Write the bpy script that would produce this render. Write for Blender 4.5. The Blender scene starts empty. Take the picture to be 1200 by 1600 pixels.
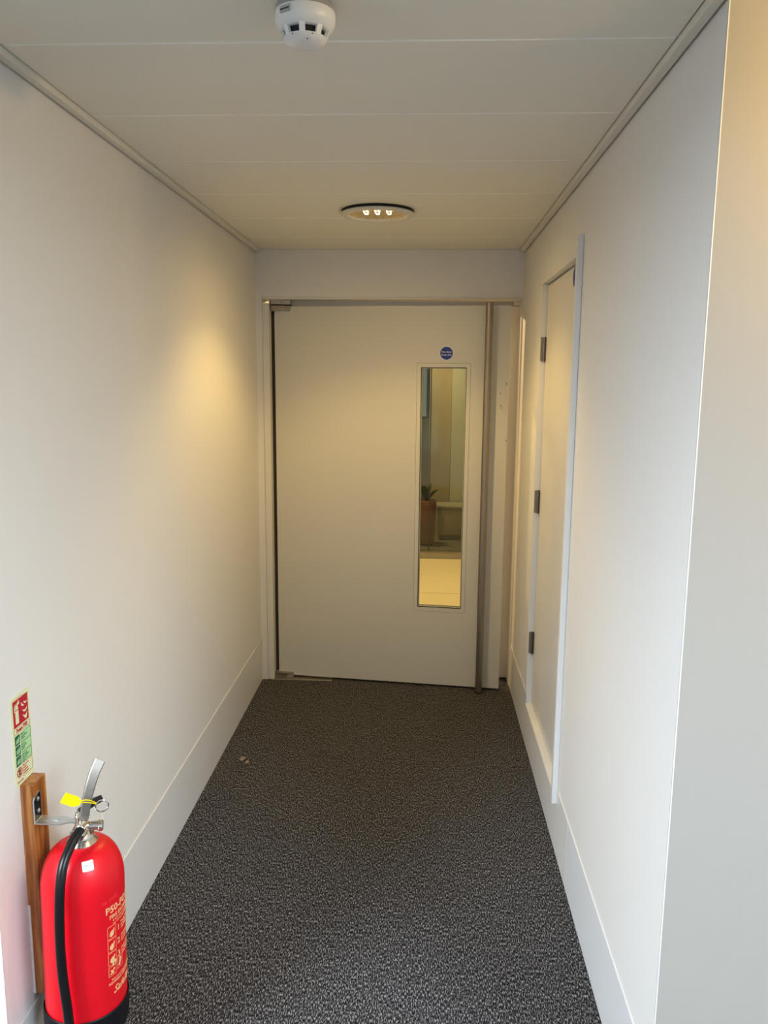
import bpy, bmesh, math, random
from mathutils import Vector, Matrix
random.seed(7)
PI = math.pi
scn = bpy.context.scene
COL = scn.collection

# ------------------------------------------------------------------ camera
cam_data = bpy.data.cameras.new('camera')
cam = bpy.data.objects.new('camera', cam_data)
COL.objects.link(cam)
YAW, PITCH, ROLL, FPX = 0.048, -0.1661, 0.0089, 1251.8
fwd = Vector((-math.sin(YAW)*math.cos(PITCH), math.cos(YAW)*math.cos(PITCH), math.sin(PITCH)))
rgt = Vector((math.cos(YAW), math.sin(YAW), 0))
upv = rgt.cross(fwd)
c, s = math.cos(ROLL), math.sin(ROLL)
r2 = c*rgt + s*upv
u2 = -s*rgt + c*upv
m = Matrix.Identity(4)
for i in range(3):
    m[i][0] = r2[i]; m[i][1] = u2[i]; m[i][2] = -fwd[i]
m[0][3], m[1][3], m[2][3] = 0.9109, -4.3886, 1.732
cam.matrix_world = m
cam_data.sensor_fit = 'VERTICAL'
cam_data.sensor_height = 32.0
cam_data.sensor_width = 24.0
cam_data.lens = FPX/1600*32.0
cam_data.clip_start = 0.05
scn.camera = cam

# ------------------------------------------------------------------ world, light, exposure
scn.view_settings.view_transform = 'Standard'
scn.view_settings.look = 'None'
scn.view_settings.gamma = 1.0
scn.view_settings.use_curve_mapping = False
scn.view_settings.exposure = 0.0

world = bpy.data.worlds.new('world'); scn.world = world
world.use_nodes = True
bg = world.node_tree.nodes['Background']
bg.inputs['Color'].default_value = (0.75, 0.87, 1.0, 1)
bg.inputs['Strength'].default_value = 0.6

def area(name, loc, target, sx, sy, power, color, spread=PI):
    d = bpy.data.lights.new(name, 'AREA'); d.shape = 'RECTANGLE'; d.size = sx; d.size_y = sy
    d.energy = power; d.color = color; d.spread = spread
    o = bpy.data.objects.new(name, d); COL.objects.link(o); o.location = loc
    o.rotation_euler = (Vector(target)-Vector(loc)).to_track_quat('-Z', 'Y').to_euler()
    return o
def spot(name, loc, power, color, deg, blend, rad=.05, aim=None):
    d = bpy.data.lights.new(name, 'SPOT'); d.energy = power; d.color = color
    d.spot_size = math.radians(deg); d.spot_blend = blend; d.shadow_soft_size = rad
    o = bpy.data.objects.new(name, d); COL.objects.link(o); o.location = loc
    if aim: o.rotation_euler = (Vector(aim)-Vector(loc)).to_track_quat('-Z', 'Y').to_euler()
    return o
COOL = (0.77, 0.89, 1.0)
WARM = (1.0, 0.67, 0.22)
area('rooflight_left', (-2.3, -5.8, 3.6), (1.2, -2.4, 0.9), 1.7, 2.4, 700, COOL)
area('rooflight_right', (3.7, -5.8, 3.6), (0.2, -2.4, 0.9), 1.7, 2.4, 430, COOL)
spot('corridor_lamp', (0.71, -0.99, 2.386), 38, WARM, 124, 0.5, 0.012)
spot('corridor_lamp_spill', (0.71, -0.99, 2.380), 20, WARM, 176, 0.9, 0.012)
spot('lobby_lamp_door', (0.15, 1.5, 2.40), 125, (1.0, .70, .36), 178, 0.1, 0.04)
spot('lobby_lamp', (1.12, 2.2, 2.36), 130, (1.0, .70, .33), 80, 0.6, 0.05)
spot('screen_room_fill', (0.6, 3.9, 2.40), 62, (1.0, .75, .45), 160, 0.6, 0.05)  # added fill light without a fitting, brightens the view through the glass
pd = bpy.data.lights.new('entrance_lamp', 'POINT'); pd.energy = 21; pd.color = WARM; pd.shadow_soft_size = .04
po = bpy.data.objects.new('entrance_lamp', pd); COL.objects.link(po); po.location = (1.95, -3.25, 2.33)

# ------------------------------------------------------------------ materials
def mat(name, col, rough=.5, metal=0., bump=None, bscale=200, bstr=.1, spec=.5, coat=0.):
    mt = bpy.data.materials.new(name); mt.use_nodes = True
    nt = mt.node_tree; b = nt.nodes['Principled BSDF']
    b.inputs['Base Color'].default_value = (*col, 1)
    b.inputs['Roughness'].default_value = rough
    b.inputs['Metallic'].default_value = metal
    b.inputs['Specular IOR Level'].default_value = spec
    b.inputs['Coat Weight'].default_value = coat
    if bump:
        tc = nt.nodes.new('ShaderNodeTexCoord'); n = nt.nodes.new('ShaderNodeTexNoise')
        n.inputs['Scale'].default_value = bscale; n.inputs['Detail'].default_value = 3
        bp = nt.nodes.new('ShaderNodeBump'); bp.inputs['Strength'].default_value = bstr
        bp.inputs['Distance'].default_value = bump
        nt.links.new(tc.outputs['Object'], n.inputs['Vector'])
        nt.links.new(n.outputs['Fac'], bp.inputs['Height'])
        nt.links.new(bp.outputs['Normal'], b.inputs['Normal'])
    return mt

M_wall = mat('wall_paint', (.78, .765, .74), .62, bump=.002, bscale=35, bstr=.12)
M_return = mat('outer_wall_dimmed', (.35, .33, .30), .7, bump=.003, bscale=28, bstr=.25)  # colour darkened in place of weaker daylight on the right return
M_skirt = mat('skirting_paint', (.74, .73, .71), .38, bump=.001, bscale=12, bstr=.1)
M_skirt2 = mat('skirting_paint_near', (.78, .79, .80), .34, bump=.001, bscale=12, bstr=.1)
M_gloss = mat('white_gloss', (.80, .795, .78), .3)
M_frame = mat('frame_paint', (.74, .72, .67), .4)
M_leaf = mat('door_paint', (.66, .64, .575), .42, bump=.001, bscale=9, bstr=.06)
M_leaf2 = mat('riser_leaf_paint', (.70, .68, .64), .4)
M_dark = mat('dark_gap', (.035, .028, .02), .8)
M_ceilback = mat('ceiling_void', (.12, .115, .105), .9)
M_trim = mat('ceiling_trim_metal', (.72, .70, .63), .45)
M_steel = mat('brushed_steel', (.36, .31, .255), .36, 1.0)
M_patch = mat('satin_steel', (.42, .385, .33), .35, 1.0)
M_hinge = mat('hinge_steel', (.27, .235, .20), .35, 1.0)
M_chrome = mat('chrome', (.78, .76, .73), .13, 1.0)
M_nickel = mat('nickel_brass', (.66, .62, .54), .22, 1.0)
M_zinc = mat('zinc_plate', (.60, .65, .68), .32, .9)
M_red = mat('red_enamel', (.70, .004, .013), .36, spec=.35)
M_black = mat('black_rubber', (.006, .006, .007), .3, spec=.35)
M_cup = mat('black_cup_plastic', (.006, .006, .007), .5, spec=.2)
M_zincreflect = mat('zinc_reflection', (.07, .08, .095), .25, .9)
M_lever = mat('satin_chrome', (.36, .335, .30), .5, 1.0)
M_blackmatt = mat('black_plastic', (.012, .012, .013), .5)
M_yellow = mat('yellow_plastic', (.95, .78, .0), .4)
M_gold = mat('gold_print', (.85, .52, .25), .5)
M_white = mat('white_sticker', (.85, .87, .88), .4)
M_teal = mat('teal_print', (.10, .33, .36), .5)
M_signcream = mat('glow_sign_vinyl', (.74, .80, .50), .4)
M_signgreenpale = mat('sign_pale_green', (.42, .70, .36), .45)
M_signred = mat('sign_red', (.50, .012, .03), .4)
M_signgreen = mat('sign_green', (.012, .13, .06), .4)
M_blue = mat('sign_blue', (.008, .035, .30), .4)
M_signwhite = mat('sign_white', (.72, .74, .80), .4)
M_detector = mat('detector_plastic', (.78, .78, .76), .35)
M_detgrey = mat('detector_base_plastic', (.33, .32, .31), .4)
M_detlabel = mat('label_grey', (.42, .42, .40), .5)
M_black2 = mat('vent_black', (.004, .004, .004), .7)
M_tile = mat('lobby_tile', (.78, .66, .42), .42, bump=.001, bscale=8, bstr=.1)
M_lobby = mat('lobby_paint', (.62, .54, .40), .6)
M_lobbypale = mat('lobby_pale_paint', (.66, .62, .52), .6)
M_lobbybrown = mat('lobby_brown_panel', (.46, .36, .23), .5)
M_lobbygrey = mat('lobby_grey', (.30, .27, .21), .6)
M_orange = mat('orange_planter', (.40, .15, .05), .8)
M_ringwhite = mat('lamp_ring', (.70, .67, .60), .4)

def carpet():
    mt = bpy.data.materials.new('carpet'); mt.use_nodes = True
    nt = mt.node_tree; N = nt.nodes; L = nt.links; b = N['Principled BSDF']
    tc = N.new('ShaderNodeTexCoord')
    mp = N.new('ShaderNodeMapping'); mp.inputs['Scale'].default_value = (1.0, .27, 1.0)
    L.new(tc.outputs['Object'], mp.inputs['Vector'])
    n1 = N.new('ShaderNodeTexNoise'); n1.inputs['Scale'].default_value = 330; n1.inputs['Detail'].default_value = 3; n1.inputs['Roughness'].default_value = .6
    L.new(mp.outputs['Vector'], n1.inputs['Vector'])
    r = N.new('ShaderNodeValToRGB'); e = r.color_ramp.elements
    e[0].position = .40; e[0].color = (.006, .006, .0065, 1)
    e[1].position = .68; e[1].color = (.42, .41, .43, 1)
    k = e.new(.51); k.color = (.034, .033, .036, 1)
    L.new(n1.outputs['Fac'], r.inputs['Fac'])
    n2 = N.new('ShaderNodeTexNoise'); n2.inputs['Scale'].default_value = 60; n2.inputs['Detail'].default_value = 2
    L.new(tc.outputs['Object'], n2.inputs['Vector'])
    mr = N.new('ShaderNodeMapRange'); mr.inputs['To Min'].default_value = .75; mr.inputs['To Max'].default_value = 1.25
    L.new(n2.outputs['Fac'], mr.inputs['Value'])
    mx = N.new('ShaderNodeMix'); mx.data_type = 'RGBA'; mx.blend_type = 'MULTIPLY'; mx.inputs[0].default_value = 1
    L.new(r.outputs['Color'], mx.inputs[6]); L.new(mr.outputs['Result'], mx.inputs[7])
    L.new(mx.outputs[2], b.inputs['Base Color'])
    b.inputs['Roughness'].default_value = .95; b.inputs['Specular IOR Level'].default_value = .15
    bp = N.new('ShaderNodeBump'); bp.inputs['Strength'].default_value = .7; bp.inputs['Distance'].default_value = .004
    L.new(n1.outputs['Fac'], bp.inputs['Height']); L.new(bp.outputs['Normal'], b.inputs['Normal'])
    return mt
M_carpet = carpet()

def plank_mat():
    mt = mat('perforated_plank', (.50, .485, .44), .55)
    nt = mt.node_tree; N = nt.nodes; L = nt.links; b = N['Principled BSDF']
    tc = N.new('ShaderNodeTexCoord')
    mp = N.new('ShaderNodeMapping'); mp.inputs['Rotation'].default_value = (0, 0, PI/4)
    L.new(tc.outputs['Object'], mp.inputs['Vector'])
    v = N.new('ShaderNodeTexVoronoi'); v.inputs['Scale'].default_value = 300; v.inputs['Randomness'].default_value = 0
    v.voronoi_dimensions = '2D'
    L.new(mp.outputs['Vector'], v.inputs['Vector'])
    r = N.new('ShaderNodeValToRGB'); r.color_ramp.elements[0].position = .26; r.color_ramp.elements[0].color = (.66, .64, .57, 1)
    r.color_ramp.elements[1].position = .32; r.color_ramp.elements[1].color = (.88, .855, .77, 1)
    L.new(v.outputs['Distance'], r.inputs['Fac']); L.new(r.outputs['Color'], b.inputs['Base Color'])
    return mt
M_plank = plank_mat()
M_plankedge_lit = mat('plank_edge_lit', (.95, .93, .86), .4)  # lighter colour imitates daylight catching the plank bevels

def wood(name, c1, c2, c3, scale=(60, 60, 4)):
    mt = bpy.data.materials.new(name); mt.use_nodes = True
    nt = mt.node_tree; N = nt.nodes; L = nt.links; b = N['Principled BSDF']
    tc = N.new('ShaderNodeTexCoord'); mp = N.new('ShaderNodeMapping'); mp.inputs['Scale'].default_value = scale
    L.new(tc.outputs['Object'], mp.inputs['Vector'])
    n = N.new('ShaderNodeTexNoise'); n.inputs['Scale'].default_value = 1.6; n.inputs['Detail'].default_value = 5; n.inputs['Distortion'].default_value = .6
    L.new(mp.outputs['Vector'], n.inputs['Vector'])
    r = N.new('ShaderNodeValToRGB'); e = r.color_ramp.elements
    e[0].position = .3; e[0].color = (*c1, 1); e[1].position = .7; e[1].color = (*c3, 1)
    k = e.new(.5); k.color = (*c2, 1)
    L.new(n.outputs['Fac'], r.inputs['Fac']); L.new(r.outputs['Color'], b.inputs['Base Color'])
    b.inputs['Roughness'].default_value = .32; b.inputs['Coat Weight'].default_value = .3
    return mt
M_wood = wood('varnished_pine', (.17, .035, .006), (.40, .135, .022), (.60, .27, .06))

def glass(name, tint, ior=1.5):
    mt = bpy.data.materials.new(name); mt.use_nodes = True
    nt = mt.node_tree; N = nt.nodes; L = nt.links
    N.remove(N['Principled BSDF']); out = N['Material Output']
    t = N.new('ShaderNodeBsdfTransparent'); t.inputs['Color'].default_value = (*tint, 1)
    g = N.new('ShaderNodeBsdfGlossy'); g.inputs['Roughness'].default_value = .02
    f = N.new('ShaderNodeFresnel'); f.inputs['IOR'].default_value = ior
    mx = N.new('ShaderNodeMixShader')
    L.new(f.outputs['Fac'], mx.inputs[0]); L.new(t.outputs[0], mx.inputs[1]); L.new(g.outputs[0], mx.inputs[2])
    L.new(mx.outputs[0], out.inputs['Surface'])
    return mt
M_glass = glass('fire_glass', (.90, .94, .86), 1.3)
M_glass2 = glass('screen_glass', (.88, .90, .84), 1.45)

def emis(name, col, st):
    mt = bpy.data.materials.new(name); mt.use_nodes = True
    nt = mt.node_tree; b = nt.nodes['Principled BSDF']
    b.inputs['Emission Color'].default_value = (*col, 1); b.inputs['Emission Strength'].default_value = st
    b.inputs['Base Color'].default_value = (.5, .5, .5, 1)
    return mt
M_lampglow = emis('lamp_tube_glow', (1.0, .86, .6), 5.0)
M_reflector = mat('lamp_reflector', (.95, .80, .52), .2, 1.0, bump=.01, bscale=90, bstr=1.0)

# ------------------------------------------------------------------ helpers
def tag(o, label=None, cat=None, group=None, kind=None):
    if label: o['label'] = label
    if cat: o['category'] = cat
    if group: o['group'] = group
    if kind: o['kind'] = kind
    return o
def empty(name, loc=(0, 0, 0), rz=0., parent=None, rot=None):
    o = bpy.data.objects.new(name, None); COL.objects.link(o)
    o.location = loc; o.rotation_euler = rot if rot else (0, 0, rz)
    o.empty_display_size = .05
    if parent: o.parent = parent
    return o
def wmat(o):
    mw = Matrix.LocRotScale(o.location, o.rotation_euler, o.scale)
    return wmat(o.parent) @ mw if o.parent else mw
def link(name, bm, mt, parent=None, smooth=False, local=False, origin=None):
    """bm authored in world space (unless local) -> one mesh object, re-expressed in the parent's space"""
    bmesh.ops.recalc_face_normals(bm, faces=bm.faces)
    me = bpy.data.meshes.new(name)
    o = bpy.data.objects.new(name, me); COL.objects.link(o)
    if parent:
        o.parent = parent
        if not local: bm.transform(wmat(parent).inverted())
    elif origin:
        bm.transform(Matrix.Translation(-Vector(origin))); o.location = origin
    bm.to_mesh(me); bm.free()
    me.materials.append(mt)
    if smooth:
        for p in me.polygons: p.use_smooth = True
        me.set_sharp_from_angle(angle=math.radians(38))
    return o
def box(x0, x1, y0, y1, z0, z1, bm=None, bev=0., seg=1):
    own = bm if bm is not None else bmesh.new()
    t = bmesh.new()
    vs = [t.verts.new((x, y, z)) for x in (x0, x1) for y in (y0, y1) for z in (z0, z1)]
    for f in ((0, 1, 3, 2), (4, 6, 7, 5), (0, 4, 5, 1), (2, 3, 7, 6), (0, 2, 6, 4), (1, 5, 7, 3)):
        t.faces.new([vs[i] for i in f])
    bmesh.ops.recalc_face_normals(t, faces=t.faces)
    if bev > 0:
        bmesh.ops.bevel(t, geom=t.edges[:], offset=bev, segments=seg, profile=.7, affect='EDGES')
    merge(own, t)
    return own
def merge(dst, src, M=None):
    if M is not None: src.transform(M)
    me = bpy.data.meshes.new('tmp'); src.to_mesh(me); src.free(); dst.from_mesh(me); bpy.data.meshes.remove(me)
def lathe(prof, n=32, bm=None, M=None, cap=True):
    own = bm if bm is not None else bmesh.new()
    t = bmesh.new(); rings = []
    for r, z in prof:
        if r < 1e-6: rings.append([t.verts.new((0, 0, z))])
        else: rings.append([t.verts.new((r*math.cos(2*PI*i/n), r*math.sin(2*PI*i/n), z)) for i in range(n)])
    for a, b in zip(rings, rings[1:]):
        for i in range(n):
            j = (i+1) % n
            if len(a) == 1 and len(b) == 1: continue
            if len(a) == 1: t.faces.new([a[0], b[i], b[j]])
            elif len(b) == 1: t.faces.new([a[i], b[0], a[j]])
            else: t.faces.new([a[i], b[i], b[j], a[j]])
    if cap:
        for rg in (rings[0], rings[-1]):
            if len(rg) > 1: t.faces.new(rg)
    merge(own, t, M)
    return own
def frame_at(p, d, up=Vector((0, 0, 1))):
    d = Vector(d).normalized(); up = Vector(up)
    if abs(d.dot(up)) > .98: up = Vector((1, 0, 0))
    x = up.cross(d).normalized(); y = d.cross(x)
    M = Matrix.Identity(4)
    for i in range(3): M[i][0] = x[i]; M[i][1] = y[i]; M[i][2] = d[i]; M[i][3] = p[i]
    return M
def rod(p0, p1, r, n=16, bm=None, r1=None, bev=.0):
    p0 = Vector(p0); p1 = Vector(p1); h = (p1-p0).length; r1 = r if r1 is None else r1
    pr = [(r-bev, 0), (r, bev), (r1, h-bev), (r1-bev, h)] if bev else [(r, 0), (r1, h)]
    return lathe(pr, n, bm, frame_at(p0, p1-p0))
def catmull(pts, n=8):
    P = [Vector(p) for p in pts]; P = [2*P[0]-P[1]] + P + [2*P[-1]-P[-2]]; out = []
    for i in range(1, len(P)-2):
        for k in range(n):
            t = k/n
            out.append(.5*((2*P[i]) + (-P[i-1]+P[i+1])*t + (2*P[i-1]-5*P[i]+4*P[i+1]-P[i+2])*t*t + (-P[i-1]+3*P[i]-3*P[i+1]+P[i+2])*t**3))
    out.append(P[-2]); return out
def tube(pts, r, n=12, bm=None, closed=False, rad=None):
    own = bm if bm is not None else bmesh.new(); t = bmesh.new(); rings = []
    N = len(pts); pts = [Vector(p) for p in pts]
    nrm = None
    for i, p in enumerate(pts):
        d = (pts[(i+1) % N]-pts[i-1]) if closed else (pts[min(i+1, N-1)]-pts[max(i-1, 0)])
        d.normalize()
        if nrm is None: nrm = d.orthogonal().normalized()
        nrm = (nrm-d*nrm.dot(d)).normalized(); b = d.cross(nrm)
        rr = rad(i/(N-1)) if rad else r
        rings.append([t.verts.new(p+(nrm*math.cos(2*PI*k/n)+b*math.sin(2*PI*k/n))*rr) for k in range(n)])
    M = N if closed else N-1
    for i in range(M):
        a, bb = rings[i], rings[(i+1) % N]
        for k in range(n): t.faces.new([a[k], a[(k+1) % n], bb[(k+1) % n], bb[k]])
    if not closed: t.faces.new(rings[0]); t.faces.new(rings[-1])
    merge(own, t); return own
def prism(poly, th, M, bm=None):
    """2D outline in local xy, extruded by th along local z, then placed by M"""
    own = bm if bm is not None else bmesh.new(); t = bmesh.new()
    a = [t.verts.new((x, y, 0)) for x, y in poly]; b = [t.verts.new((x, y, th)) for x, y in poly]
    t.faces.new(a[::-1]); t.faces.new(b); n = len(poly)
    for i in range(n): t.faces.new([a[i], a[(i+1) % n], b[(i+1) % n], b[i]])
    bmesh.ops.recalc_face_normals(t, faces=t.faces)
    merge(own, t, M); return own
def rrect(x0, x1, y0, y1, r, k=4):
    out = []
    for cx, cy, a0 in ((x1-r, y1-r, 0), (x0+r, y1-r, 90), (x0+r, y0+r, 180), (x1-r, y0+r, 270)):
        for i in range(k+1):
            a = math.radians(a0+90*i/k); out.append((cx+r*math.cos(a), cy+r*math.sin(a)))
    return out
def circ(cx, cy, r, n=32): return [(cx+r*math.cos(2*PI*i/n), cy+r*math.sin(2*PI*i/n)) for i in range(n)]
def text_bm(txt, size, extrude=.0003, align='LEFT', bold=0., shear=0.):
    cu = bpy.data.curves.new('t', 'FONT'); cu.body = txt; cu.size = size; cu.extrude = extrude; cu.align_x = align
    cu.offset = bold; cu.shear = shear; cu.resolution_u = 2
    o = bpy.data.objects.new('t', cu); COL.objects.link(o)
    dg = bpy.context.evaluated_depsgraph_get(); me = bpy.data.meshes.new_from_object(o.evaluated_get(dg))
    bm = bmesh.new(); bm.from_mesh(me); bpy.data.meshes.remove(me)
    bpy.data.objects.remove(o); bpy.data.curves.remove(cu)
    return bm
def put_text(bm, txt, x, y, size, M, z=.0, **k):
    t = text_bm(txt, size, **k); t.transform(Matrix.Translation((x, y, z))); merge(bm, t, M)

W = 1.428; H = 2.40; MY = -2.842

# ------------------------------------------------------------------ structure
def struct(name, bm, mt, label=None, **k):
    o = link(name, bm, mt, **k); o['kind'] = 'structure'
    if label: o['label'] = label
    return o
struct('floor', box(-3.2, 4.6, -8.4, .42, -.05, 0), M_carpet, 'dark grey flecked loop pile carpet floor')

# left wall and its return, right wall and its return
b = box(-.14, 0, MY, .20, 0, H+.1)
struct('wall_left', b, M_wall, 'white painted left wall of the corridor')
b = bmesh.new()
RY0, RY1, RZ0, RZ1 = -1.60, -.70, .192, 2.145      # riser cupboard opening
LW = .0125
box(W, W+.14, MY, RY0, 0, H+.1, b); box(W, W+.14, RY1+LW, .20, 0, H+.1, b)
box(W, W+.14, RY0, RY1+LW, 0, RZ0-LW, b); box(W, W+.14, RY0, RY1+LW, RZ1+LW, H+.1, b)
box(W+.10, W+.14, RY0, RY1+LW, RZ0-LW, RZ1+LW, b)
bmesh.ops.remove_doubles(b, verts=b.verts, dist=1e-5)
struct('wall_right', b, M_wall, 'white painted right wall of the corridor')
# outer returns at the corridor mouth
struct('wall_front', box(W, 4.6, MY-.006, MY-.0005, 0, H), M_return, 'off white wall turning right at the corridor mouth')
struct('wall_front', box(-3.2, 0, MY-.006, MY-.0005, 0, H), M_wall, 'white wall turning left at the corridor mouth')
for nm, x, y0 in (('trim_3', W, 0), ('trim_4', 0, 0)):   # thin metal corner bead
    struct(nm, box(x-.0008, x+.0012, MY-.0068, MY-.004, .0, H), M_gloss, 'white corner bead at the mouth of the corridor, ' + ('right' if x else 'left'))

# end wall with the doorway
JX0, JX1, HZ = .034, 1.4275, 2.155
b = bmesh.new()
box(-.14, JX0, 0, .20, 0, H+.1, b); box(JX1, W+.14, 0, .20, 0, H+.1, b); box(JX0, JX1, 0, .20, HZ, H+.1, b)
struct('wall_back', b, M_wall, 'white painted end wall above the fire door')

# ceiling: backing slab, planks, perimeter trims
ceil = struct('ceiling', box(-3.2, 4.6, -4.4, .2, H+.045, H+.075), M_ceilback, 'pale perforated metal plank ceiling')
j0, sp = -.3774, .4545
ys = [0.0, j0] + [j0-k*sp for k in range(1, 8)]
def plank_bm(x0, x1, y0, y1):
    bm = bmesh.new(); t = bmesh.new(); e = .006; d = .005
    # pan with bevelled long edges
    prof = [(y0+.0006, H+.03), (y0+.0006, H+.0075), (y0+.0085, H), (y1-.001, H), (y1-.0004, H+.001), (y1-.0004, H+.03)]
    a = [t.verts.new((x0, y, z)) for y, z in prof]; c_ = [t.verts.new((x1, y, z)) for y, z in prof]
    for i in range(6): t.faces.new([a[i], a[(i+1) % 6], c_[(i+1) % 6], c_[i]])
    t.faces.new(a); t.faces.new(c_[::-1]); merge(bm, t); return bm
for y1, y0 in zip(ys, ys[1:]):
    o = link('ceiling_plank', plank_bm(.0315, W-.0305, y0, y1), M_plank, ceil)
    o.data.materials.append(M_plankedge_lit)
    for p in o.data.polygons:
        if .2 < abs(p.normal.y) < .95: p.material_index = 1
struct('ceiling', box(W, 4.6, -4.4, MY, H, H+.04), M_wall, 'plain ceiling outside the corridor mouth, right')
struct('ceiling', box(-3.2, 0, -4.4, MY, H, H+.04), M_wall, 'plain ceiling outside the corridor mouth, left')
struct('trim_1', box(.007, .0285, -4.4, -.002, H-.016, H+.02, bev=.0015), M_trim, 'grey metal ceiling edge trim along the left wall')
struct('trim_2', box(W-.0275, W-.006, -4.4, -.002, H-.016, H+.02, bev=.0015), M_trim, 'grey metal ceiling edge trim along the right wall')
struct('trim_5', box(.0285, W-.0275, -.012, -.002, H-.004, H+.02), M_trim, 'grey metal ceiling edge trim on the end wall')

# skirting: flush boards, thin light bead on the top edge
SZ = .246
bl = struct('baseboard_left', box(0, .002, MY, -.004, 0, SZ-.004), M_skirt, 'tall grey skirting along the left wall')
def board(x0, x1, y0, y1, mt, par):
    link('skirting_board', box(x0, x1, y0, y1, .001, SZ, bev=.0008), mt, par)
board(0, .0045, MY+.001, -.001, M_skirt, bl)
br = struct('baseboard_right', box(W-.002, W, MY, -.004, 0, .18), M_skirt, 'tall grey skirting along the right wall')
for y0, y1, top, mt in ((MY+.001, -1.8425, SZ, M_skirt2), (-1.8405, -1.612, SZ, M_skirt), (-1.612, -.70, .188, M_skirt), (-.70, -.001, SZ, M_skirt)):
    link('skirting_board', box(W-.0045, W, y0, y1, .001, top, bev=.0008), mt, br)

# ------------------------------------------------------------------ outer lobby behind the camera (lit side)
struct('wall_outer_left', box(-3.34, -3.2, -8.4, MY+.12, 0, 3.7), M_wall, 'outer room left wall')
b = bmesh.new()
box(4.6, 4.74, -8.4, MY+.12, 0, 1.2, b); box(4.6, 4.74, -8.4, MY+.12, 3.3, 3.7, b); box(4.6, 4.74, -8.4, -7.6, 1.2, 3.3, b); box(4.6, 4.74, -4.7, MY+.12, 1.2, 3.3, b)
struct('wall_outer_right', b, M_wall, 'outer room right wall')
b = bmesh.new()
box(-3.2, 4.6, -8.54, -8.4, 0, .9, b); box(-3.2, 4.6, -8.54, -8.4, 3.5, 3.7, b); box(-3.2, -3.0, -8.54, -8.4, .9, 3.5, b); box(1.6, 4.6, -8.54, -8.4, .9, 3.5, b)
struct('wall_outer_back', b, M_wall, 'outer room back wall with window')
struct('ceiling', box(-3.2, 4.6, -8.4, -4.4, 3.66, 3.7), M_wall, 'high ceiling of the outer room')
struct('wall_bulkhead', box(-3.2, 4.6, -4.4, -4.3, H+.04, 3.7), M_wall, 'bulkhead above the low ceiling edge')

# ------------------------------------------------------------------ fire door set
d1 = tag(empty('door_1', (.09, .06, 0)), 'large cream fire door, slightly ajar, with narrow glazed panel', 'door', kind='structure')
fr = tag(empty('door_frame', (0, 0, 0)), 'pale painted frame around the large fire door', 'door frame', kind='structure')
fr.name = 'trim_6'
link('jamb', box(JX0+.001, .070, .003, .14, 0, 2.122, bev=.0015), M_frame, fr)
link('jamb', box(1.4200, JX1-.0003, .0, .14, 0, 2.145), M_frame, fr)
link('head', box(JX0, JX1, .006, .14, 2.143, HZ, bev=.0015), M_frame, fr)
link('stop', box(.060, .085, .10, .14, 0, 2.143), M_frame, fr)
link('stop', box(1.368, 1.4215, .098, .14, .012, 2.118), M_frame, fr)
link('stop', box(.07, 1.4215, .105, .14, 2.085, 2.143), M_patch, fr)
link('keep_block', box(1.385, 1.421, .060, .098, 2.122, 2.143, bev=.001), M_frame, fr)
ang = math.atan2(-.08-.06, 1.357-.09)
DL = math.hypot(1.357-.09, .14)
# door-local coordinates: u along the leaf, v = depth (negative = towards camera), z up
VX0, VX1, VZ0, VZ1 = .808, 1.052, .462, 1.789
b = bmesh.new(); TH = .052; Z0, Z1 = .012, 2.108
for (a0, a1, c0, c1) in ((0, VX0, Z0, Z1), (VX1, DL, Z0, Z1), (VX0, VX1, Z0, VZ0), (VX0, VX1, VZ1, Z1)):
    box(a0, a1, 0, TH, c0, c1, b)
bmesh.ops.remove_doubles(b, verts=b.verts, dist=1e-5)
leaf = link('leaf', b, M_leaf, d1, local=True); leaf.rotation_euler = (0, 0, ang)
def dpart(name, bm, mt, smooth=False):
    return link(name, bm, mt, leaf, smooth=smooth, local=True)
# vision panel: flush bead (thin shadow line around), inner reveal, glass
b = bmesh.new(); o1 = .021
for (a0, a1, c0, c1) in ((VX0-o1, VX0, VZ0-o1, VZ1+o1), (VX1, VX1+o1, VZ0-o1, VZ1+o1), (VX0, VX1, VZ0-o1, VZ0), (VX0, VX1, VZ1, VZ1+o1)):
    box(a0, a1, -.0015, .001, c0, c1, b)
dpart('vision_frame', b, M_leaf)
b = bmesh.new(); g = .0012
for (a0, a1, c0, c1) in ((VX0-o1-g, VX0-o1, VZ0-o1-g, VZ1+o1+g), (VX1+o1, VX1+o1+g, VZ0-o1-g, VZ1+o1+g), (VX0-o1, VX1+o1, VZ0-o1-g, VZ0-o1), (VX0-o1, VX1+o1, VZ1+o1, VZ1+o1+g)):
    box(a0, a1, -.0004, .001, c0, c1, b)
dpart('frame_joint', b, M_dark)
b = bmesh.new(); q = .006
for vv in (.012, .034):
    for (a0, a1, c0, c1) in ((VX0, VX0+q, VZ0, VZ1), (VX1-q, VX1, VZ0, VZ1), (VX0+q, VX1-q, VZ0, VZ0+q), (VX0+q, VX1-q, VZ1-q, VZ1)):
        box(a0, a1, vv, vv+.008, c0, c1, b)
dpart('glazing_bead', b, M_leaf)
b = bmesh.new(); q = .0035
for (a0, a1, c0, c1) in ((VX0, VX0+q, VZ0, VZ1), (VX1-q, VX1, VZ0, VZ1), (VX0+q, VX1-q, VZ0, VZ0+q), (VX0+q, VX1-q, VZ1-q, VZ1)):
    box(a0+.0002, a1-.0002, .006, .0118, c0+.0002, c1-.0002, b)
dpart('glazing_gasket', b, M_dark)
dpart('glass_pane', box(VX0+.0005, VX1-.0005, .0215, .0325, VZ0+.0005, VZ1-.0005), M_glass)
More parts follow.
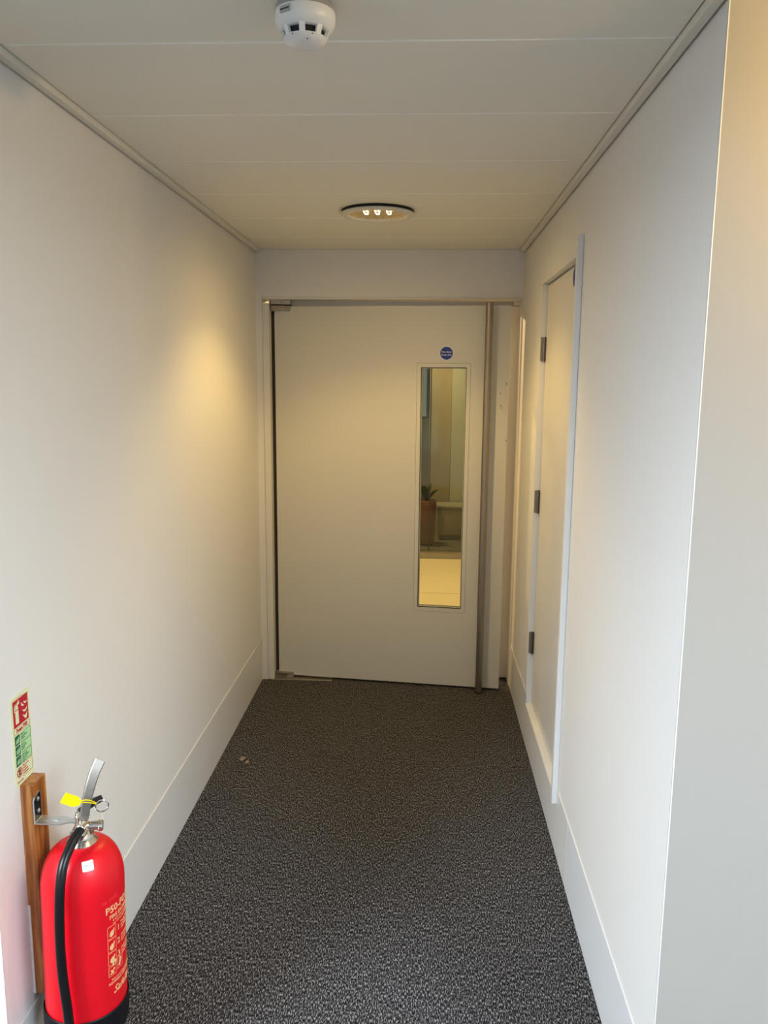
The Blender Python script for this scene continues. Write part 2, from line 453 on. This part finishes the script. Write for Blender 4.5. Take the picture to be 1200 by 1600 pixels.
# full-height tubular pull handle
HU = 1.165
b = rod((HU, -.052, .006), (HU, -.052, 2.118), .0195, 28, bev=.002)
dpart('pull_handle', b, M_steel, True)
for z in (.12, 2.0):
    dpart('handle_standoff', rod((HU, -.052, z), (HU, 0, z), .007, 12), M_steel, True)
# edge nicks in the paint at hand height
b = bmesh.new()
for (u, z, w, h) in ((1.232, 1.652, .004, .006), (1.236, 1.585, .004, .009), (1.241, 1.575, .005, .004), (1.262, 1.70, .003, .012), (1.269, 1.40, .003, .01)):
    box(u, u+w, -.0006, .001, z, z+h, b)
dpart('paint_chip', b, M_dark)
# pivot patches
b = box(-.012, .060, -.030, TH, 2.083, 2.112, bev=.0015); box(.058, .090, -.012, TH, 2.083, 2.112, b, bev=.0015)
dpart('pivot_patch', b, M_patch)
b = prism([(-.020, -.034), (.055, -.034), (.088, -.012), (.088, .03), (-.020, .03)], .026, Matrix.Translation((0, 0, .004)))
dpart('pivot_patch', b, M_patch)
dpart('floor_pivot', rod((.0, .012, .0), (.0, .012, .012), .014, 16), M_dark)
# frame side of the top pivot
b = box(.075, .135, .028, .105, 2.117, 2.146, bev=.0015); box(.132, .180, .046, .105, 2.117, 2.146, b, bev=.0015)
link('pivot_block', b, M_patch, fr)
# dark filler strip standing in for the shade in the hinge edge gap
link('gap_shade', box(.0715, .0855, .075, .100, 0, 2.10), M_dark, fr)
# floor spring cover plate
tag(link('floor_spring_cover', box(.062, .405, -.004, .098, 0, .003, bev=.0008), M_patch, origin=(.2, .04, 0)),
    'flat metal floor spring cover plate below the fire door hinge', 'cover plate')

# fire door sign, on the leaf
sg = empty('round_sign', wmat(leaf) @ Vector((.943, -.001, 1.863)), ang)
tag(sg, 'round blue sign reading Fire door Keep shut above the glazed panel', 'sign')
VM = Matrix(((1, 0, 0, 0), (0, 0, -1, 0), (0, 1, 0, 0), (0, 0, 0, 1)))      # local xy outline -> facing -y
link('sign_plate', prism(circ(0, 0, .0385, 48), .0012, VM), M_signwhite, sg, local=True)
link('blue_disc', prism(circ(0, 0, .0335, 48), .0006, Matrix.Translation((0, -.0012, 0)) @ VM), M_blue, sg, local=True)
b = bmesh.new()
put_text(b, 'Fire door', 0, .0025, .0135, Matrix.Translation((0, -.0020, 0)) @ VM, align='CENTER', bold=.0002)
put_text(b, 'Keep shut', 0, -.0125, .0135, Matrix.Translation((0, -.0020, 0)) @ VM, align='CENTER', bold=.0002)
link('lettering', b, M_signwhite, sg, local=True)

# ------------------------------------------------------------------ riser cupboard door in the right wall
d2 = tag(empty('door_2', (W, -1.15, RZ0)), 'tall narrow riser cupboard door in the right wall, painted white', 'door', kind='structure')
lt = .024                                                            # leaf is set back in the opening
link('leaf', box(W+lt, W+lt+.04, RY0+.003, RY1-.005, RZ0+.003, RZ1-.006, bev=.001), M_leaf2, d2)
link('leaf_gap', box(W+lt+.041, W+.09, RY0+.002, RY1-.001, RZ0+.001, RZ1-.001), M_dark, d2)
b = bmesh.new(); lw = .012; pr = .003
box(W-pr, W+.09, RY1, RY1+lw, RZ0-lw, RZ1+lw, b); box(W-pr, W+.09, RY0+.001, RY1, RZ1, RZ1+lw, b); box(W-pr, W+.09, RY0+.001, RY1, RZ0-lw, RZ0, b)
link('lining', b, M_gloss, d2)
link('edge_strip', box(W-.021, W-.0005, -1.622, -1.596, .186, 2.20, bev=.0015), M_gloss, d2)
for z in (1.864, 1.174, .496):
    h = bmesh.new(); y = RY1-.004
    for k in range(5):
        rod((W+lt-.008, y, z-.055+k*.0222), (W+lt-.008, y, z-.055+k*.0222+.0185), .0062, 12, h)
    box(W+lt-.003, W+lt-.0005, y-.014, y-.002, z-.052, z+.052, h); rod((W+lt-.008, y, z-.054), (W+lt-.008, y, z+.054), .004, 10, h); box(W+.001, W+lt-.004, y-.0, y+.0035, z-.052, z+.052, h)
    link('hinge', h, M_hinge, d2, smooth=False)
kd = empty('round_sign', (W+lt, -1.352, 2.100), -PI/2)
tag(kd, 'round blue sign at top of riser door, mostly hidden by white edge strip', 'sign')
link('sign_plate', prism(circ(0, 0, .040, 40), .001, VM), M_signwhite, kd, local=True)
link('blue_disc', prism(circ(0, 0, .037, 40), .0006, Matrix.Translation((0, -.001, 0)) @ VM), M_blue, kd, local=True)

# ------------------------------------------------------------------ downlight
LX, LY = .711, -.985
dn = tag(empty('ceiling_downlight', (LX, LY, H)), 'round recessed downlight with pale ring and glowing faceted reflector', 'ceiling light')
RO = .150
b = bmesh.new()
lathe([(.118, .006), (.118, -.002), (.122, -.006), (.146, -.004), (RO, .000), (RO, .003), (.146, .006)], 56, b, cap=False)
o = link('trim_ring', b, M_ringwhite, dn, smooth=True, local=True); o.location = (0, 0, -.016)
link('recess_shade', lathe([(.147, 0), (.147, -.0105), (.12, -.0105)], 56, cap=False), M_black2, dn, smooth=True, local=True)  # black band standing in for the dark ceiling opening above the ring
# faceted reflector dish (shallow so it stays under the planks) and two glowing lamp tubes
b = lathe([(.118, -.013), (.112, -.008), (.09, -.004), (.05, -.0025), (.0, -.002)], 40, cap=False)
link('reflector', b, M_reflector, dn, smooth=False, local=True)
for xx in (-.046, .0, .047):
    b = tube(catmull([(xx-.008, -.085, -.010), (xx-.007, .0, -.010), (xx, .02, -.010), (xx+.007, .0, -.010), (xx+.006, -.085, -.010)], 5), .0022, 8)
    link('lamp_tube', b, M_lampglow, dn, smooth=True, local=True)

# ------------------------------------------------------------------ smoke detector
sd = tag(empty('smoke_detector', (.682, -2.80, H)), 'white domed smoke detector on the ceiling at the corridor mouth', 'smoke detector')
sd.scale = (.95, .95, .92)
link('base', lathe([(.048, 0), (.0555, -.002), (.0565, -.012), (.050, -.014)], 48), M_detgrey, sd, smooth=True, local=True)
link('body', lathe([(.050, -.011), (.0575, -.013), (.0585, -.018), (.0580, -.030), (.0545, -.039), (.0475, -.0455), (.0445, -.047), (.030, -.047), (.02, -.046), (0, -.046)], 48), M_detector, sd, smooth=True, local=True)
link('core', lathe([(.037, -.045), (.035, -.064)], 32), M_black2, sd, smooth=True, local=True)
b = bmesh.new()
for k in range(8):
    a = 2*PI*k/8
    t = bmesh.new(); w = .0055
    vs = []
    for (r, z) in ((.0475, -.045), (.0415, -.0615), (.036, -.0615), (.0415, -.045)):
        for sgn in (-1, 1): vs.append(t.verts.new((r, sgn*w, z)))
    for f in ((0, 1, 3, 2), (2, 3, 5, 4), (4, 5, 7, 6), (6, 7, 1, 0), (0, 2, 4, 6), (1, 7, 5, 3)): t.faces.new([vs[i] for i in f])
    merge(b, t, Matrix.Rotation(a, 4, 'Z'))
link('vent_bars', b, M_detector, sd, local=True)
link('cap', lathe([(.0415, -.0600), (.0418, -.0615), (.0385, -.066), (.031, -.0705), (.020, -.0725), (0, -.073)], 40), M_detector, sd, smooth=True, local=True)
lm = Matrix.Rotation(math.radians(-32), 4, 'Z') @ Matrix.Translation((0, -.0583, -.024)) @ VM
b = prism(rrect(-.012, .012, -.0065, .0065, .001, 2), .0012, lm)
link('label', b, M_detlabel, sd, local=True)
b = bmesh.new(); put_text(b, 'DISCOVERY', 0, -.0016, .0042, lm, z=.0016, align='CENTER', bold=.0001)
link('lettering', b, M_dark, sd, local=True)
b = bmesh.new()
for k, (r, z, a) in enumerate(((.0405, -.0635, -118), (.0405, -.0635, -62), (.031, -.0705, -75))):
    lathe([(.0014, -.0005), (.0014, .0008)], 8, b, Matrix.Translation((r*math.cos(math.radians(a)), r*math.sin(math.radians(a)), z)))
link('locating_mark', b, M_dark, sd, local=True)['kind'] = 'stuff'

# ------------------------------------------------------------------ extinguisher sign on the left wall
SM = Matrix(((0, 0, 1, 0), (1, 0, 0, 0), (0, 1, 0, 0), (0, 0, 0, 1)))      # outline x -> +y, y -> z, normal +x
es = tag(empty('extinguisher_sign', (0, -2.7, .91)), 'tall pale green photoluminescent extinguisher sign above the wooden batten', 'sign')
def sp_(name, polys, mt, th=.0004, base=.002):
    b = bmesh.new()
    for p in polys: prism(p, th, Matrix.Translation((base, 0, 0)) @ SM, b)
    return link(name, b, mt, es, local=True)
def R4(x0, x1, y0, y1): return [(x0, y0), (x1, y0), (x1, y1), (x0, y1)]
def outline(x0, x1, y0, y1, w): return [R4(x0, x1, y0, y0+w), R4(x0, x1, y1-w, y1), R4(x0, x0+w, y0, y1), R4(x1-w, x1, y0, y1)]
link('sign_panel', prism(rrect(-.042, .042, -.105, .105, .003, 3), .002, SM), M_signcream, es, local=True)
sp_('red_field', [R4(-.034, .034, .033, .096)], M_signred)
pic = [R4(-.025, -.011, .040, .071), [(-.025, .0735), (-.011, .0735), (-.0125, .080), (-.016, .083), (-.021, .083), (-.0235, .080)],
       [(-.018, .083), (-.006, .088), (-.004, .085), (-.014, .082)], [(-.018, .085), (-.008, .093), (-.006, .091), (-.016, .083)],
       [(-.029, .070), (-.0265, .070), (-.0265, .081), (-.020, .086), (-.022, .088), (-.029, .082)]]
fl = []
for (cx, cy, r, a0, a1, w) in ((.012, .080, .009, 160, 300, .0045), (.022, .082, .008, 180, 330, .0045), (.018, .066, .011, 190, 350, .005), (.018, .052, .010, 180, 360, .0045), (.020, .044, .006, 180, 360, .0045)):
    pts = []; n = 8
    for i in range(n+1):
        a = math.radians(a0+(a1-a0)*i/n); pts.append((cx+r*math.cos(a), cy+r*math.sin(a)))
    for i in range(n, -1, -1):
        a = math.radians(a0+(a1-a0)*i/n); k = w*math.sin(PI*i/n); pts.append((cx+(r-k-.0003)*math.cos(a), cy+(r-k-.0003)*math.sin(a)))
    fl.append(pts)
sp_('pictogram', pic+fl, M_signcream, base=.0024)
ro = sp_('red_outline', outline(-.036, .037, .017, .030, .0008) + outline(-.008, .037, -.093, -.062, .0007) + [R4(-.020, .01, .0985, .0995), R4(-.034, -.022, .0985, .0995)], M_signred)
ro['kind'] = 'stuff'
b = bmesh.new(); put_text(b, 'Foam P50', 0, .0200, .0125, SM, z=.0026, align='CENTER', bold=.0002)
link('red_lettering', b, M_signred, es, local=True)
boxes = [(-.012, .013), (-.036, -.0145), (-.0605, -.0385)]
boxes = [(-.0095, .0135), (-.0345, -.0115), (-.0595, -.0365)]
sp_('green_field', [R4(-.034, -.012, a, b_) for a, b_ in boxes], M_signgreen)
sp_('pale_field', [R4(-.008, .037, a, b_) for a, b_ in boxes], M_signgreenpale, base=.0020)
sp_('green_outline', sum([outline(-.008, .037, a, b_, .0008) for a, b_ in boxes], []), M_signgreen, base=.0024)
b = bmesh.new()
for (a, b_), ls in zip(boxes, (('Use on', 'wood paper', 'textiles'), ('Use on', 'flammable', 'liquids'), ('Aim jet at', 'base of flames', 'and move', 'across'))):
    for i, tx in enumerate(ls):
        put_text(b, tx, -.006, b_-.0065-i*.0052, .0052, SM, z=.0026)
link('green_lettering', b, M_signgreen, es, local=True)
ic = []
for a, b_ in boxes:
    cx, cy = -.023, (a+b_)/2
    for k in range(3):
        ic.append([(cx-.007+k*.005, cy-.007), (cx-.004+k*.005, cy-.007), (cx-.003+k*.005, cy+.001+k*.002), (cx-.0055+k*.005, cy+.004+k*.0015)])
sp_('class_icon', ic, M_signgreenpale, base=.0024)
ring = []
for k in range(24):
    a0, a1 = 2*PI*k/24, 2*PI*(k+1)/24
    ring.append([(-.023+.0115*math.cos(a0), -.0755+.0115*math.sin(a0)), (-.023+.0115*math.cos(a1), -.0755+.0115*math.sin(a1)), (-.023+.009*math.cos(a1), -.0755+.009*math.sin(a1)), (-.023+.009*math.cos(a0), -.0755+.009*math.sin(a0))])
ring.append([(-.031, -.0695), (-.029, -.0675), (-.015, -.0815), (-.017, -.0835)])
sp_('prohibition_ring', ring, M_signred, base=.0024)
sp_('plug_icon', [[(-.027, -.082), (-.021, -.083), (-.018, -.070), (-.024, -.068)]], M_dark, base=.0022)
b = bmesh.new()
for i, tx in enumerate(('Do not use', 'on live', 'electrical', 'equipment')): put_text(b, tx, -.006, -.069-i*.0062, .0055, SM, z=.0026)
put_text(b, 'Fire action', -.034, -.0985, .006, SM, z=.0026)
link('red_lettering', b, M_signred, es, local=True)

# ------------------------------------------------------------------ wooden batten and wall bracket
wb = bmesh.new(); box(0, .031, -2.724, -2.662, .266, .803, wb, bev=.003, seg=2)
wd = tag(link('wooden_batten', wb, M_wood, origin=(.015, -2.693, .266)), 'varnished pine batten standing up the left wall behind the extinguisher', 'batten')
link('filler_bead', box(.0, .006, -2.7275, -2.7235, .268, .50, bev=.0015), M_gloss, wd)
bk = tag(empty('wall_bracket', (.031, -2.708, .71)), 'zinc L shaped bracket on the wooden batten holding the extinguisher', 'bracket')
bx = .0312; PYb = -2.714
P = Matrix(((0, 0, 1, bx), (1, 0, 0, PYb), (0, 1, 0, 0), (0, 0, 0, 1)))
b = prism([(-.016, .712), (.018, .712), (.018, .775), (.012, .781), (-.010, .774), (-.016, .768)], .0028, P)
b0 = prism([(-.0135, .716), (.0155, .716), (.0155, .774), (.011, .778), (-.009, .772), (-.0135, .766)], .0004, Matrix.Translation((.0028, 0, 0)) @ P)
link('plate_reflection', b0, M_zincreflect, bk)  # near-black face painted as the dark reflection in the zinc plate
link('back_plate', b, M_zinc, bk)
# rounded bend + horizontal arm narrowing to a fork
b = bmesh.new()
b = prism([(bx, -.018), (bx+.060, -.018), (bx+.078, -.008), (bx+.108, -.008), (bx+.108, .008), (bx+.078, .008), (bx+.060, .018), (bx, .018)], .0028, Matrix.Translation((0, PYb+.002, .7105)))
link('arm', b, M_zinc, bk)
b = prism([(bx+.018, -.004), (bx+.050, -.004), (bx+.050, .004), (bx+.018, .004)], .0012, Matrix.Translation((0, PYb+.002, .7133)))
link('stiffening_rib', b, M_zinc, bk)
for z in (.765, .736):
    b = bmesh.new()
    lathe([(.0055, 0), (.0055, .0015), (.003, .0035), (0, .0038)], 14, b, frame_at((bx+.0032, PYb+.002, z), (1, 0, 0)))
    link('screw', b, M_chrome, bk, smooth=True)

# ------------------------------------------------------------------ fire extinguisher
RT = math.radians(25.04)
ex = tag(empty('fire_extinguisher', (.1285, -2.726, .193), RT), 'red foam fire extinguisher hanging on the wall bracket, front left', 'fire extinguisher')
ex.scale = (.980, .980, .980); ex.rotation_euler = (0, .020, RT)
def xp(name, bm, mt, smooth=True, parent=None): return link(name, bm, mt, parent or ex, smooth=smooth, local=True)
R = .0942
prof = [(.05, .01), (.080, .012), (R, .03), (R, .385)]
for k in range(1, 11):
    a = k/10*PI/2; prof.append((.030+(R-.030)*math.cos(a)**.9 if k < 10 else .030, .385+.100*math.sin(a)))
prof.append((0, .486))
xp('body', lathe(prof, 64), M_red)
xp('base_cup', lathe([(.0, .0), (.080, .0), (.0905, .005), (.0965, .018), (.0985, .045), (.0985, .080), (.0965, .0825), (.0950, .080), (.0945, .04)], 64), M_cup)
# collar, valve body
CX = .010
T0 = Matrix.Translation((CX-.009, 0, 0))
b = lathe([(.030, .468), (.0355, .474), (.0355, .487), (.0315, .492), (.024, .500)], 40, None, T0)
b2 = bmesh.new()
lathe([(.029, .494), (.029, .504), (.024, .510)], 8, b2, T0 @ Matrix.Rotation(.3, 4, 'Z'))
merge(b, b2)
xp('neck_collar', b, M_nickel)
b = bmesh.new()
lathe([(.024, .504), (.021, .516), (.015, .527), (.013, .541), (.014, .551)], 20, b, T0)
rod((CX-.004, 0, .523), (CX+.030, -.006, .521), .0095, 18, b, r1=.0115)
rod((CX+.028, -.006, .521), (CX+.037, -.007, .521), .0138, 20, b, bev=.0015)
rod((CX, -.004, .514), (CX-.014, -.026, .512), .0105, 16, b)
box(CX-.012, CX+.010, -.012, .012, .545, .562, b, bev=.002)
xp('valve_body', b, M_nickel)
b = rod((CX-.014, -.026, .512), (CX-.016, -.031, .512), .0092, 20)
xp('pressure_gauge', b, M_chrome)
b = rod((CX+.037, -.007, .521), (CX+.0385, -.0072, .521), .0105, 20)
xp('dip_cap', b, M_patch)
xp('hanging_hook', rod((CX-.022, .0, .545), (CX-.018, 0, .562), .003, 10), M_chrome)
# operating lever: channel section swept up an arc, leaning to the right
def sweep_channel(path, w0, w1, dep, th):
    t = bmesh.new(); n = len(path); prev = None
    for i, (x, y, z) in enumerate(path):
        f = i/(n-1); w = (w0+(w1-w0)*f)/2
        a = Vector(path[max(i-1, 0)]); c_ = Vector(path[min(i+1, n-1)]); d = (c_-a).normalized()
        side = Vector((d.z, 0, -d.x)).normalized(); nor = side.cross(d).normalized()
        if nor.y > 0: nor = -nor
        p = Vector((x, y, z)); k = w*.8
        dd = dep*(.35+.65*math.sin(PI*min(1, .12+f*.9)))
        sec = [p-side*w-nor*dd, p-side*w, p-side*k+nor*.0022, p+side*k+nor*.0022, p+side*w, p+side*w-nor*dd,
               p+side*(w-th)-nor*dd, p+side*(w-th)-nor*.001, p-side*(w-th)-nor*.001, p-side*(w-th)-nor*dd]
        ring = [t.verts.new(q) for q in sec]
        if prev:
            for j in range(10): t.faces.new([prev[j], prev[(j+1) % 10], ring[(j+1) % 10], ring[j]])
        else: t.faces.new(ring)
        prev = ring
    t.faces.new(prev); return t
path = catmull([(.006, -.014, .545), (.013, -.016, .585), (.022, -.012, .622), (.034, -.004, .655), (.047, .006, .678)], 6)
xp('operating_lever', sweep_channel(path, .020, .0245, .011, 0.0022), M_lever)
# black carrying handle below the lever
b = sweep_channel(catmull([(-.002, .002, .556), (.016, .006, .566), (.034, .009, .574), (.050, .010, .580)], 5), .018, .016, .008, .002)
xp('carrying_handle', b, M_blackmatt)
b = rod((CX-.030, -.014, .592), (CX-.008, -.014, .592), .0035, 10)
xp('safety_pin', b, M_blackmatt)
# split ring
rc = Vector((.047, -.012, .572)); b = bmesh.new()
for off, rr in ((0, .0145), (.0016, .0140)):
    tube([rc+Vector((rr*math.cos(2*PI*k/32), off, rr*math.sin(2*PI*k/32))) for k in range(32)], .0014, 8, b, closed=True)
xp('pull_ring', b, M_chrome)
xp('ring_cord', tube(catmull([(.046, -.013, .556), (.048, -.013, .545), (.043, -.010, .534)], 4), .0005, 6), M_gold)
# yellow tamper tag
tg = prism([(-.022, -.013), (.008, -.013), (.020, -.005), (.020, .006), (.008, .013), (-.022, .013)], .0014,
           Matrix.Translation((-.018, -.040, .612)) @ Matrix.Rotation(math.radians(30), 4, 'Y') @ VM)
tagp = xp('tamper_tag', tg, M_yellow, smooth=False)
b = tube(catmull([(.001, -.0405, .607), (.010, -.036, .606), (.022, -.032, .600), (.034, -.020, .586)], 5), .0013, 8)
tube(catmull([(.001, -.0405, .604), (.010, -.036, .600), (.022, -.031, .594), (.034, -.020, .584)], 5), .0013, 8, b)
xp('tag_strap', b, M_yellow, parent=tagp)
# hose
hp = [(CX-.008, -.012, .534), (CX-.013, -.030, .531), (-.021, -.056, .517), (-.040, -.083, .487), (-.049, -.100, .445), (-.053, -.107, .38), (-.054, -.109, .30), (-.051, -.109, .22), (-.044, -.111, .14), (-.039, -.113, .05)]
xp('hose', tube(catmull(hp, 8), .0108, 18), M_black)
xp('hose_ferrule', rod((CX-.004, -.006, .535), (CX-.014, -.032, .531), .0115, 20, bev=.001), M_nickel)
xp('ferrule_screw', rod((CX-.030, -.026, .526), (CX-.018, -.024, .530), .0035, 10), M_patch)
# wrapped prints on the cylinder
def wrap(bm, th0, z0, rad=R):
    # x -> angle (arc length), y -> height, z -> lift
    for v in bm.verts:
        a = th0 + v.co.x/rad; r = rad+.0003+max(0, v.co.z)
        v.co = Vector((r*math.cos(a), r*math.sin(a), z0+v.co.y))
    return bm
def flat(polys, th=.0004):
    b = bmesh.new()
    for p in polys:
        xs = [q[0] for q in p]
        t = bmesh.new(); a = [t.verts.new((x, y, 0)) for x, y in p]; c_ = [t.verts.new((x, y, th)) for x, y in p]
        t.faces.new(a[::-1]); t.faces.new(c_)
        for i in range(len(p)): t.faces.new([a[i], a[(i+1) % len(p)], c_[(i+1) % len(p)], c_[i]])
        bmesh.ops.subdivide_edges(t, edges=[e for e in t.edges if abs(e.verts[0].co.x-e.verts[1].co.x) > .006], cuts=3)
        merge(b, t)
    return b
TH0 = math.radians(-59.5)      # left edge of the text block
b = bmesh.new()
def T(txt, x, y, size, bold=0., shear=0.):
    t = text_bm(txt, size, extrude=.0002, bold=bold, shear=shear); t.transform(Matrix.Translation((x, y, .0002))); merge(b, t)
T('P50-FOAM', -.004, 0, .024, .0004); T('FIRE EXTINGUISHER', .006, -.016, .0135, .0002)
T('6 litre foam spray for use', .016, -.0245, .0075); T('on wood, paper and liquids', .016, -.032, .0075)
for k, (n_, ls) in enumerate((('1', ('Pull out the pin', 'test before use', 'stand back')), ('2', ('Aim jet at the', 'base of the fire', 'keep low')), ('3', ('Squeeze lever', 'to release and', 'sweep across')))):
    y = -.052-k*.034
    T(n_, .0285, y-.006, .021, .0001)
    for i, l in enumerate(ls): T(l, .0435, y+.006-i*.0075, .0072)
T('DO NOT USE ON LIVE ELECTRICAL', .008, -.176, .0075); T('EQUIPMENT OVER 1000 VOLTS', .0, -.1845, .0075, .0001)
T('Safelincs', .012, -.212, .026, .0002, .35)
xp('lettering', wrap(b, TH0, .335), M_gold, smooth=False)
pol = []
for k in range(3): pol += outline(0, .0245, -.066-k*.034, -.036-k*.034+.002, .0007)
pol += outline(0, .0225, -.162, -.138, .0007) + outline(.026, .046, -.156, -.128, .0006)
pol += [[(.011, -.1385), (.0225, -.1385), (.0225, -.125), (.011, -.125)]]
for k in range(3):
    y = -.052-k*.034
    pol += [[(.005, y-.006), (.010, y-.010), (.017, y-.006), (.018, y+.002), (.012, y+.007), (.006, y+.001)]]
    pol += [[(.014+.003*i, y+.000+i*.002), (.0155+.003*i, y+.000+i*.002), (.018+.002*i, y+.009), (.0165+.002*i, y+.009)] for i in range(2)]
pol += [[(.004, -.157), (.008, -.159), (.019, -.146), (.016, -.144)], [(.005, -.148), (.008, -.146), (.016, -.157), (.013, -.159)]]
pol += [[(.030, -.150), (.036, -.152), (.042, -.134), (.036, -.130)]]
xp('pictogram', wrap(flat(pol), TH0, .335), M_gold, smooth=False)
b = flat([[(.0155, -.1365), (.020, -.1365), (.0178, -.1285)]])
xp('warning_triangle', wrap(b, TH0, .335, R+.0005), M_signred, smooth=False)
# faint embossed lines near shoulder
b = flat([[(x, y), (x+.013, y), (x+.013, y+.0010), (x, y+.0010)] for x, y in ((-.012, .034), (-.012, .030), (.006, .036), (.006, .032), (.018, .040), (.018, .036), (.020, .032))], .0005)
xp('embossed_mark', wrap(b, TH0, .335), mat('red_emboss', (.85, .05, .06), .4), smooth=False)
# white sticker on the dome
a_s = math.radians(-82)
def dome(bm, th0, s0, lift):
    # x arc around, y up the dome (arc parameter), drape on the shoulder curve
    for v in bm.verts:
        tt = s0 + v.co.y/.096; rr = .030+(R-.030)*math.cos(tt)**.9; zz = .385+.100*math.sin(tt)
        nr = Vector((math.cos(tt), math.sin(tt)))
        a = th0+v.co.x/rr; l = lift+max(0, v.co.z); rr2 = rr+l*nr.x
        v.co = Vector((rr2*math.cos(a), rr2*math.sin(a), zz+l*nr.y))
    return bm
t = bmesh.new(); g0 = rrect(-.0125, .0125, -.0135, .0135, .003, 4)
vs = [t.verts.new((x, y, .0003)) for x, y in g0]; cc = t.verts.new((0, 0, .0003))
for i in range(len(vs)): t.faces.new([cc, vs[i], vs[(i+1) % len(vs)]])
bmesh.ops.subdivide_edges(t, edges=t.edges[:], cuts=2, use_grid_fill=True)
st = xp('round_cornered_sticker', dome(t, a_s, .88, .0012), M_white)
t = text_bm('Safelincs', .0052, extrude=.0001, align='CENTER'); t.transform(Matrix.Translation((0, -.001, .0012)))
xp('sticker_lettering', dome(t, a_s, .88, .0012), M_teal, smooth=False, parent=st)

# ------------------------------------------------------------------ small debris on the carpet
b = bmesh.new()
for (pts, z) in (([(-.016, -.012), (-.004, -.018), (.003, .010), (-.002, .016), (-.014, .008)], .004), ([(.003, -.019), (.015, -.018), (.018, -.004), (.010, .006)], .001)):
    prism(pts, .0015, Matrix.Translation((0, 0, z)) @ Matrix.Rotation(.15, 4, 'Y'), b)
o = link('paper_scrap', b, mat('brown_paper', (.28, .21, .15), .5), local=True); o.location = (.121, -1.005, .003); o.scale = (1.25, 1.25, 1.6)
tag(o, 'small folded brown scrap lying on the carpet near left wall', 'scrap')

# ------------------------------------------------------------------ lobby beyond the door
fl2 = struct('floor', box(-1.5, 3.5, .42, 7.5, -.05, -.006), M_lobbygrey, 'cream tiled floor of the lobby seen through glass')
for k, y in enumerate([.42, .70, 1.335, 1.971, 2.60, 3.24]):
    if k == 5: break
    y1 = [.70, 1.335, 1.971, 2.60, 3.24][k]
    for xx in (-.6, .62, 1.84):
        link('floor_tile', box(xx+.002, xx+1.218, y+.005, y1-.005, -.006, 0, bev=.001), M_tile, fl2)
struct('wall_lobby_left', box(-1.6, -1.5, .2, 7.5, 0, 2.5), M_lobby, 'lobby left wall')
struct('wall_lobby_right', box(3.5, 3.6, .2, 7.5, 0, 2.5), M_lobby, 'lobby right wall')
struct('wall_lobby_far', box(-1.5, 3.5, 7.5, 7.6, 0, 2.5), M_lobby, 'far wall of the room behind the glass screen')
struct('ceiling', box(-1.6, 3.6, .2, 7.6, 2.45, 2.5), M_lobby, 'lobby ceiling')
gs = tag(empty('glass_screen', (1.0, 3.26, 0)), 'frameless glass screen with dark joint beyond the fire door', 'glass screen')
link('kerb', box(-1.5, 3.5, 3.24, 3.34, 0, .066), M_lobbygrey, gs)
link('sill_bead', box(-1.5, 3.5, 3.236, 3.25, .066, .0735), M_steel, gs)
link('glass_pane', box(-1.5, .975, 3.26, 3.272, .0735, 2.449), M_glass2, gs)
link('glass_pane', box(.985, 3.5, 3.26, 3.272, .0735, 2.449), M_glass2, gs)
link('joint', box(.9755, .9845, 3.250, 3.282, .0735, 2.449), M_dark, gs)
tag(link('tall_cupboard', box(.98, 1.22, 4.6, 5.2, 0, 2.4, bev=.004), M_lobbybrown, origin=(1.1, 4.9, 0)), 'tall brown cupboard seen behind the glass screen', 'cupboard')
tag(link('pale_partition', box(1.22, 3.2, 4.5, 4.6, 0, 2.44, bev=.003), M_lobbypale, origin=(2.2, 4.55, 0)), 'pale grey partition seen right through the glazed panel', 'partition')

pl = tag(empty('potted_plant', (.955, 3.95, 0)), 'leafy plant in a tall orange planter behind the glass screen', 'potted plant')
link('planter', lathe([(.075, 0), (.095, .02), (.105, .46), (.095, .47), (.09, .44)], 28), M_orange, pl, smooth=True, local=True)
M_leafg = mat('plant_green', (.10, .13, .03), .6)
for k in range(9):
    a = k*2.4; L_ = .08+.03*(k % 3); t = bmesh.new(); up = .24+.04*(k % 4)
    P_ = [Vector((math.cos(a)*L_*f, math.sin(a)*L_*f, .44+up*f*(1-.45*f))) for f in (0, .25, .5, .75, 1)]
    sd_ = Vector((-math.sin(a), math.cos(a), 0)); rows = []
    for p_, w_ in zip(P_, (.006, .022, .028, .018, .002)):
        rows.append([t.verts.new(p_-sd_*w_), t.verts.new(p_+Vector((0, 0, -.004))), t.verts.new(p_+sd_*w_)])
    for r0, r1 in zip(rows, rows[1:]):
        for j in (0, 1): t.faces.new([r0[j], r0[j+1], r1[j+1], r1[j]])
    bmesh.ops.solidify(t, geom=t.faces[:], thickness=.0015)
    link('leaf', t, M_leafg, pl, smooth=True, local=True)
lc = tag(empty('low_cabinet', (1.55, 4.33, 0)), 'low pale cabinet against the partition behind the glass screen', 'cabinet')
link('carcass', box(1.08, 2.1, 4.18, 4.46, .05, .345, bev=.002), M_lobbybrown, lc)
link('top', box(1.07, 2.11, 4.17, 4.47, .345, .37, bev=.002), M_lobby, lc)
link('plinth', box(1.10, 2.08, 4.21, 4.44, 0, .05), M_lobbygrey, lc)
wn = tag(empty('window_reflection', (.85, 7.45, 1.6)), 'added glowing pane imitating a faint window reflection, behind the glass screen', 'window', kind='structure')  # glowing pane added in place of a window reflection in the glass
link('window_frame', box(.60, .98, 7.44, 7.495, 1.15, 2.1), M_lobbygrey, wn)
link('pane', box(.63, .95, 7.43, 7.439, 1.18, 2.07), emis('window_reflection_glow', (.8, .86, .84), .17), wn)
